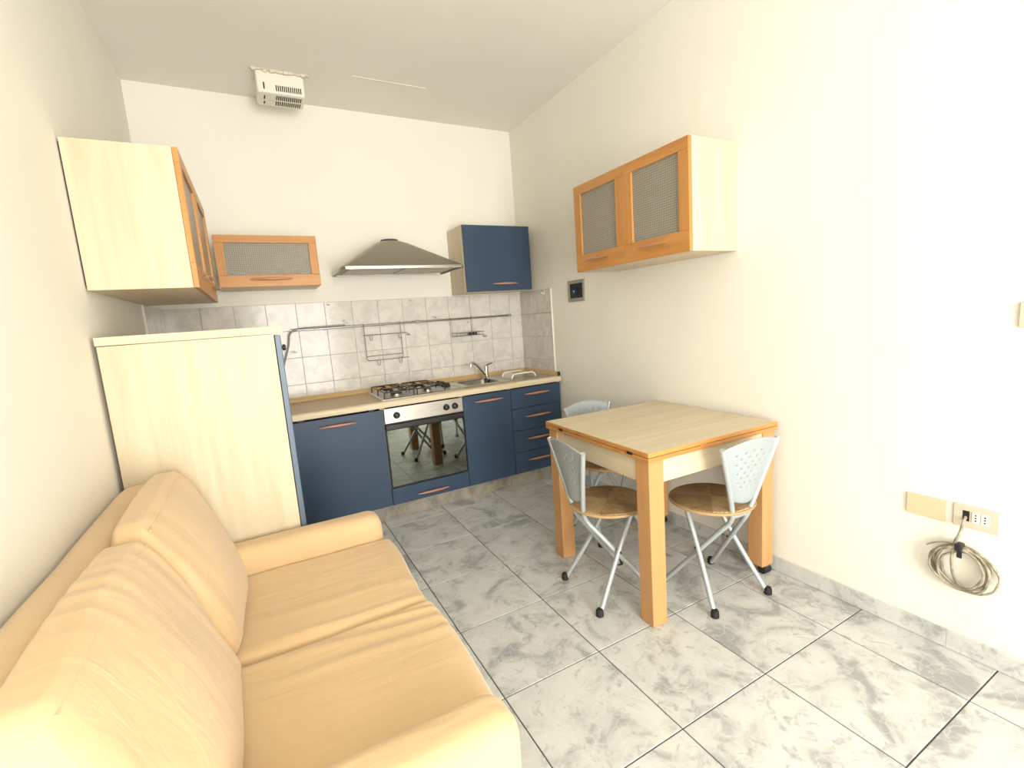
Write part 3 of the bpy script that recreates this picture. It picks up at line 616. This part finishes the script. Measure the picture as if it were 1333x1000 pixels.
# cable coil
cc = thing('cable_coil', 'coil of grimy white cable tied in black, hanging from the socket plate', 'cable', (-0.03, -3.2, 0.25))
random.seed(3)
def loop(cy, cz, ry, rz, x, wob=0.006, tilt=0.0):
    p = []
    for i in range(16):
        q = 2*math.pi*i/16; yy, zz_ = ry*math.cos(q), rz*math.sin(q)
        p.append((x-0.006*math.sin(q*2)+random.uniform(-wob, wob)*0.4, cy+yy*math.cos(tilt)-zz_*math.sin(tilt)+random.uniform(-wob, wob), cz+yy*math.sin(tilt)+zz_*math.cos(tilt)+random.uniform(-wob, wob)))
    return curve(p, 2, True)
for cy, cz, ry, rz, x, tl in ((-3.196, 0.350, 0.086, 0.082, -0.012, -0.2), (-3.192, 0.346, 0.083, 0.085, -0.02, -0.1), (-3.200, 0.352, 0.080, 0.078, -0.022, 0.1), (-3.204, 0.346, 0.076, 0.084, -0.028, -0.2), (-3.222, 0.342, 0.084, 0.078, -0.014, 0.3), (-3.186, 0.350, 0.078, 0.080, -0.03, 0.0)):
    MB().tube(loop(cy, cz, ry, rz, x, tilt=tl), 0.0042, 7).build('cable_loop', CABLE, cc, smooth=True)
MB().tube(curve([(-0.006, -3.199, 0.548), (-0.03, -3.199, 0.53), (-0.035, -3.195, 0.49), (-0.024, -3.178, 0.45), (-0.02, -3.172, 0.41), (-0.02, -3.17, 0.36), (-0.02, -3.18, 0.30), (-0.02, -3.205, 0.272)], 3), 0.0048, 8).build('cable_lead', CABLE, cc, smooth=True)
MB().tube(curve([(-0.022, -3.185, 0.436), (-0.02, -3.15, 0.436), (-0.02, -3.11, 0.415), (-0.02, -3.095, 0.400)], 2), 0.0028, 7).build('cable_end', CABLE, cc, smooth=True)
box('black_tie', BLACK, (-0.040, -0.004, -3.203, -3.181, 0.418, 0.446), cc, 0.006); box('tie_tail', BLACK, (-0.042, -0.036, -3.205, -3.190, 0.396, 0.424), cc, 0.002)

# ------------------------------------------------------------------ table
TW, TL_, TH = 0.830, 0.822, 0.796
tb = thing('extending_table', 'square extending table with birch top and thick orange beech legs', 'table', (-0.861, -2.477, 0), -0.030, local=True)
for nm, z0, z1 in (('top_leaf', TH-0.019, TH), ('lower_leaf', TH-0.040, TH-0.021)):
    lf = thing_part = MB().box(0, TW, 0, TL_, z0, z1).build(nm, ORANGE_X, tb, 0.0025)
    if nm == 'top_leaf': box('laminate_face', CREAM_X, (0.004, TW-0.004, 0.004, TL_-0.004, z1-0.001, z1+0.0006), lf, 0)
LW = 0.082; IN = 0.012; az0, az1 = TH-0.145, TH-0.041
for i, (a, b) in enumerate(((IN, IN), (TW-IN-LW, IN), (IN, TL_-IN-LW), (TW-IN-LW, TL_-IN-LW))):
    right = i in (1, 3)
    zb = 0.052 if right else 0.0
    lg = MB().box(a, a+LW, b, b+LW, zb, az1).build('leg', LEG, tb, 0.004)
    if right:
        cx, cy = a+LW-0.03, b+0.03
        cs = box('castor_plate', WIRE, (a+0.01, a+LW-0.01, b+0.01, b+LW-0.01, zb-0.004, zb), lg, 0.001)
        box('castor_fork', WIRE, (cx-0.018, cx+0.018, cy-0.022, cy+0.012, 0.022, zb-0.004), lg, 0.003)
        MB().lathe([(0.012, -0.026), (0.022, -0.024), (0.0235, -0.012), (0.0235, 0.012), (0.022, 0.024), (0.012, 0.026)], (cx, cy-0.006, 0.0237), 20, 'x').build('castor_wheel', RUBBER, lg, smooth=True)
for dd, mm in (((IN+LW, TW-IN-LW, IN+0.006, IN+0.026, az0, az1), CREAM_X), ((IN+LW, TW-IN-LW, TL_-IN-0.026, TL_-IN-0.006, az0, az1), CREAM_X), ((IN+0.006, IN+0.026, IN+LW, TL_-IN-LW, az0, az1), CREAM_Y), ((TW-IN-0.026, TW-IN-0.006, IN+LW, TL_-IN-LW, az0, az1), CREAM_Y)):
    box('apron', mm, dd, tb, 0.001)
for y in (0.115, 0.665): box('hinge', BLACK, (-0.0012, 0.004, y-0.018, y+0.018, TH-0.028, TH-0.014), tb, 0.001)
box('latch', ORANGE_Z, (0.30, 0.335, -0.0012, 0.004, TH-0.026, TH-0.013), tb, 0.001)

# ------------------------------------------------------------------ folding chairs (face +y, origin on the floor under the seat centre)
def make_chair():
    t = thing('folding_chair', 'chair', 'chair', (0, 0, 0), 0, 'folding chairs around the table', local=True)
    prof = [(0.02, 0.446), (0.175, 0.446), (0.186, 0.453), (0.188, 0.462), (0.182, 0.471), (0.160, 0.474), (0.02, 0.473)]
    st = MB().lathe(prof, (0, 0, 0), 40).build('seat', STRAW, t, smooth=True)
    MB().tube([(0.1885*math.cos(2*math.pi*i/40), 0.1885*math.sin(2*math.pi*i/40), 0.460) for i in range(41)], 0.007, 7).build('seat_edge', STRAW_EDGE, st, smooth=True)
    bend = (0.042, -0.165, 0.425)
    for s in (-1, 1):
        up_pts = curve([(s*0.170, -0.220, 0.784), (s*0.11, -0.196, 0.62), (s*0.052, -0.170, 0.455), (s*0.044, -0.150, 0.405), (s*0.062, -0.105, 0.35), (s*0.12, 0.045, 0.150), (s*0.1605, 0.152, 0.012)], 2)
        f1 = MB().tube(up_pts, 0.0118, 10).build('back_leg_tube', ALU2, t, smooth=True)
        MB().lathe([(0.014, 0), (0.0180, 0.004), (0.0172, 0.028), (0.0135, 0.036)], (s*0.163, 0.158, 0), 14).build('rubber_foot', RUBBER, f1, smooth=True)
        lp = curve([(s*0.085, 0.115, 0.440), (s*0.090, 0.075, 0.425), (s*0.098, 0.045, 0.375), (s*0.122, -0.045, 0.22), (s*0.170, -0.170, 0.012)], 2)
        f2 = MB().tube(lp, 0.0118, 10).build('front_leg_tube', ALU2, t, smooth=True)
        MB().lathe([(0.014, 0), (0.0180, 0.004), (0.0172, 0.028), (0.0135, 0.036)], (s*0.172, -0.175, 0), 14).build('rubber_foot', RUBBER, f2, smooth=True)
        MB().tube([(s*0.080, -0.022, 0.253), (s*0.132, -0.022, 0.253)], 0.005, 8).build('pivot_bolt', BLACK, t, smooth=True)
    MB().tube([(-0.085, 0.11, 0.440), (0.085, 0.11, 0.440)], 0.0085, 10).build('seat_bar', ALU2, t, smooth=True)
    MB().tube([(-0.05, -0.160, 0.432), (0.05, -0.160, 0.432)], 0.007, 10).build('rear_bar', ALU2, t, smooth=True)
    box('seat_bracket', ALU2, (-0.04, 0.04, -0.168, -0.145, 0.432, 0.448), t, 0.003)
    # backrest panel, perforated
    nu, nv = 13, 13
    def P(u, v):                                    # u -1..1 across, v 0 bottom .. 1 top
        top = 0.012+0.032*(1-u*u); z = 0.525+v*(0.765-0.525)+v*top - (1-v)*0.018*(1-u*u)
        half = 0.058+(z-0.47)*(0.172-0.058)/(0.792-0.47)
        half = min(half, 0.170)
        zz_ = min(z, 0.81)
        return Vector((u*half, -0.222+(0.80-zz_)*0.158+0.0-0.020*(1-u*u), zz_))
    bm = bmesh.new(); vd = {}
    def V(a, b):
        k_ = (round(a, 5), round(b, 5))
        if k_ not in vd: vd[k_] = bm.verts.new(P(-1+2*a/nu, b/nv))
        return vd[k_]
    for i in range(nu):
        for j in range(nv):
            out = [V(i, j), V(i+.5, j), V(i+1, j), V(i+1, j+.5), V(i+1, j+1), V(i+.5, j+1), V(i, j+1), V(i, j+.5)]
            if 2 <= i <= nu-3 and 3 <= j <= nv-3 and (i+j) % 2 == 0:
                inn = []
                for (dx, dy) in ((-.7, -.7), (0, -1), (.7, -.7), (1, 0), (.7, .7), (0, 1), (-.7, .7), (-1, 0)): inn.append(V(i+.5+dx*0.11, j+.5+dy*0.125))
                for q in range(8): bm.faces.new((out[q], out[(q+1) % 8], inn[(q+1) % 8], inn[q]))
            else: bm.faces.new(out)
    me = bpy.data.meshes.new('backrest'); bmesh.ops.recalc_face_normals(bm, faces=bm.faces); bm.to_mesh(me); bm.free(); me.materials.append(ALU)
    for p in me.polygons: p.use_smooth = True
    o = bpy.data.objects.new('backrest', me); COL.objects.link(o); o.parent = t; ORG[o] = Vector((0, 0, 0))
    sd = o.modifiers.new('solid', 'SOLIDIFY'); sd.thickness = 0.004; sd.offset = 0
    return t
ch = make_chair()
ch.location = (-0.388, -2.398, 0); ch.rotation_euler.z = math.radians(-4); ch['label'] = 'folding chair on the near side of the table, its perforated grey back towards the viewer'
c2 = copy_tree(ch); c2.location = (-0.790, -2.118, 0); c2.rotation_euler.z = math.radians(-97.4); c2['label'] = 'folding chair at the left side of the table, facing the right wall'
c3 = copy_tree(ch); c3.location = (-0.385, -1.63, 0); c3.rotation_euler.z = math.radians(172); c3['label'] = 'folding chair behind the table, its curved grey back just showing above the top'

# ------------------------------------------------------------------ sofa
sf = thing('sofa', 'two-seat sofa in a peach yellow cotton cover against the left wall', 'sofa', (-2.27, -2.38, 0))
SYA, SYB = -1.656, -3.082; AW = 0.146; SYM = (SYA+SYB)/2
def h2(y, x, seed=0.0): return math.sin(3.1*x+5.3*y+seed)*0.5+math.sin(7.7*y-4.1*x+seed*2)*0.3+math.sin(13*x+9*y+seed)*0.2
MB().rbox(-W+0.02, -1.83, SYB+0.01, SYA-0.01, 0.035, 0.30, 0.02, (8, 12, 4)).build('base', FABRIC, sf, smooth=True)
for x in (-2.66, -1.90):
    for y in (SYB+0.08, SYA-0.08): MB().lathe([(0.02, 0), (0.024, 0.036)], (x, y, 0), 12).build('foot', BLACK, sf, smooth=True)
MB().rbox(-W+0.006, -2.60, SYB+0.004, SYA-0.004, 0.04, 0.876, 0.05, (8, 40, 24), lambda p: p+Vector((0, 0, 0.004*h2(p.y*2, p.x)))).build('back_frame', FABRIC, sf, smooth=True)
for y0 in (SYA-AW, SYB):
    far = y0 == SYA-AW
    def df(p, y0=y0):
        q = p.copy(); q.x += 0.003*h2(p.y*3, p.z*3, 1.0); q.z += 0.003*h2(p.y, p.x*1.5, 2.0) - 0.012*max(0, (p.x+2.0))**1*(1 if p.z > 0.4 else 0); return q
    a = MB().rbox(-2.68, -1.815, y0, y0+AW, 0.035, 0.555, 0.052, (36, 12, 20), df).build('arm', FABRIC, sf, smooth=True)
    pp = [(-1.830, y0+0.016, 0.09), (-1.830, y0+0.016, 0.49), (-1.832, y0+0.026, 0.524), (-1.834, y0+0.05, 0.5385), (-1.834, y0+AW-0.05, 0.5385), (-1.832, y0+AW-0.026, 0.524), (-1.830, y0+AW-0.016, 0.49), (-1.830, y0+AW-0.016, 0.09)]
    MB().tube(curve(pp, 2), 0.0028, 6).build('piping', FABRIC, a, smooth=True)
def seat_def(near):
    def d(p):
        q = p.copy()
        if p.z > 0.36:
            k_ = (p.z-0.36)/0.09
            q.z += k_*(0.006*h2(p.y*1.5, p.x*1.5, 0.7))
            yc = SYM
            folds = ((yc-0.02, -0.10, 0.010, 0.010), (yc-0.06, -0.22, 0.014, 0.008), (yc-0.12, -0.16, 0.02, 0.007), (yc-0.19, -0.10, 0.022, 0.006)) if near else ((yc+0.16, -0.08, 0.025, 0.005), (yc+0.03, -0.06, 0.016, 0.006))
            for (y0, sl, w, a) in folds:
                u = p.y-(y0+sl*(p.x+1.85)); fade = max(0.0, min(1.0, (p.x+2.45)*3.0)); q.z += k_*a*fade*math.exp(-(u/w)**2)
            edge = min(abs(p.y-SYM), 0.05)/0.05; q.z -= k_*0.012*(1-edge)**2
        q.x += 0.006*math.sin(9*p.y)
        return q
    return d
MB().rbox(-2.50, -1.792, SYM+0.001, SYA-AW+0.012, 0.27, 0.452, 0.035, (56, 48, 8), seat_def(False)).build('seat_cushion', FABRIC, sf, smooth=True)
MB().rbox(-2.50, -1.785, SYB+AW-0.012, SYM-0.001, 0.27, 0.455, 0.035, (56, 64, 8), seat_def(True)).build('seat_cushion', FABRIC, sf, smooth=True)
def back_def(y0, y1, far):
    def d(p):
        q = p.copy(); t = (p.z-0.44)/(0.90-0.44); t = max(0, min(1.15, t)); u = (p.y-y0)/(y1-y0)
        # lean: bottom front at x=-2.36, top ridge near -2.53 ; back follows the frame
        fr_ = (p.x+2.62)/(0.26); q.x = -2.618+0.01*(1-t) + fr_*(0.255-0.130*t-0.035*t*t)
        belly = math.sin(math.pi*min(1, max(0, u)))*math.sin(math.pi*min(1, t*0.85+0.08)); q.x += 0.030*belly*fr_
        crown = 0.020*math.sin(math.pi*min(1, max(0, u))); q.z += t*crown
        q.z += 0.012*t*(1 if far else 0)
        q.x += fr_*(0.006*h2(p.y*2.2, p.z*2.0, 3.0 if far else 5.0))
        # gathered folds down the end of the cushion
        e = max(0, 1-abs(u-(0.0 if far else 1.0))/0.28); q.x += fr_*0.007*e*math.sin(p.y*75+p.z*16)*(0.4+t*0.3)
        # small pleats across the ridge
        q.z += 0.0025*t*math.sin(p.y*90)*max(0, 1-abs(u-0.55)/0.3)*(0 if far else 1)
        return q
    return d
def seam(par, y0, y1, far):
    d_ = back_def(y0, y1, far); pts = []
    for i in range(33):
        y = y0+0.03+(y1-y0-0.06)*i/32; p = d_(Vector((-2.36-0.0195, y, 0.90-0.0195))); pts.append(p)
    MB().tube(pts, 0.0030, 6).build('seam', FABRIC, par, smooth=True)
bc1 = MB().rbox(-2.62, -2.36, SYM+0.005, SYA-0.055, 0.44, 0.90, 0.065, (26, 60, 34), back_def(SYM+0.005, SYA-0.055, True)).build('back_cushion', FABRIC, sf, smooth=True)
bc2 = MB().rbox(-2.62, -2.36, SYB+0.03, SYM-0.002, 0.44, 0.90, 0.055, (26, 64, 34), back_def(SYB+0.03, SYM-0.002, False)).build('back_cushion', FABRIC, sf, smooth=True)
seam(bc1, SYM+0.005, SYA-0.055, True); seam(bc2, SYB+0.03, SYM-0.002, False)
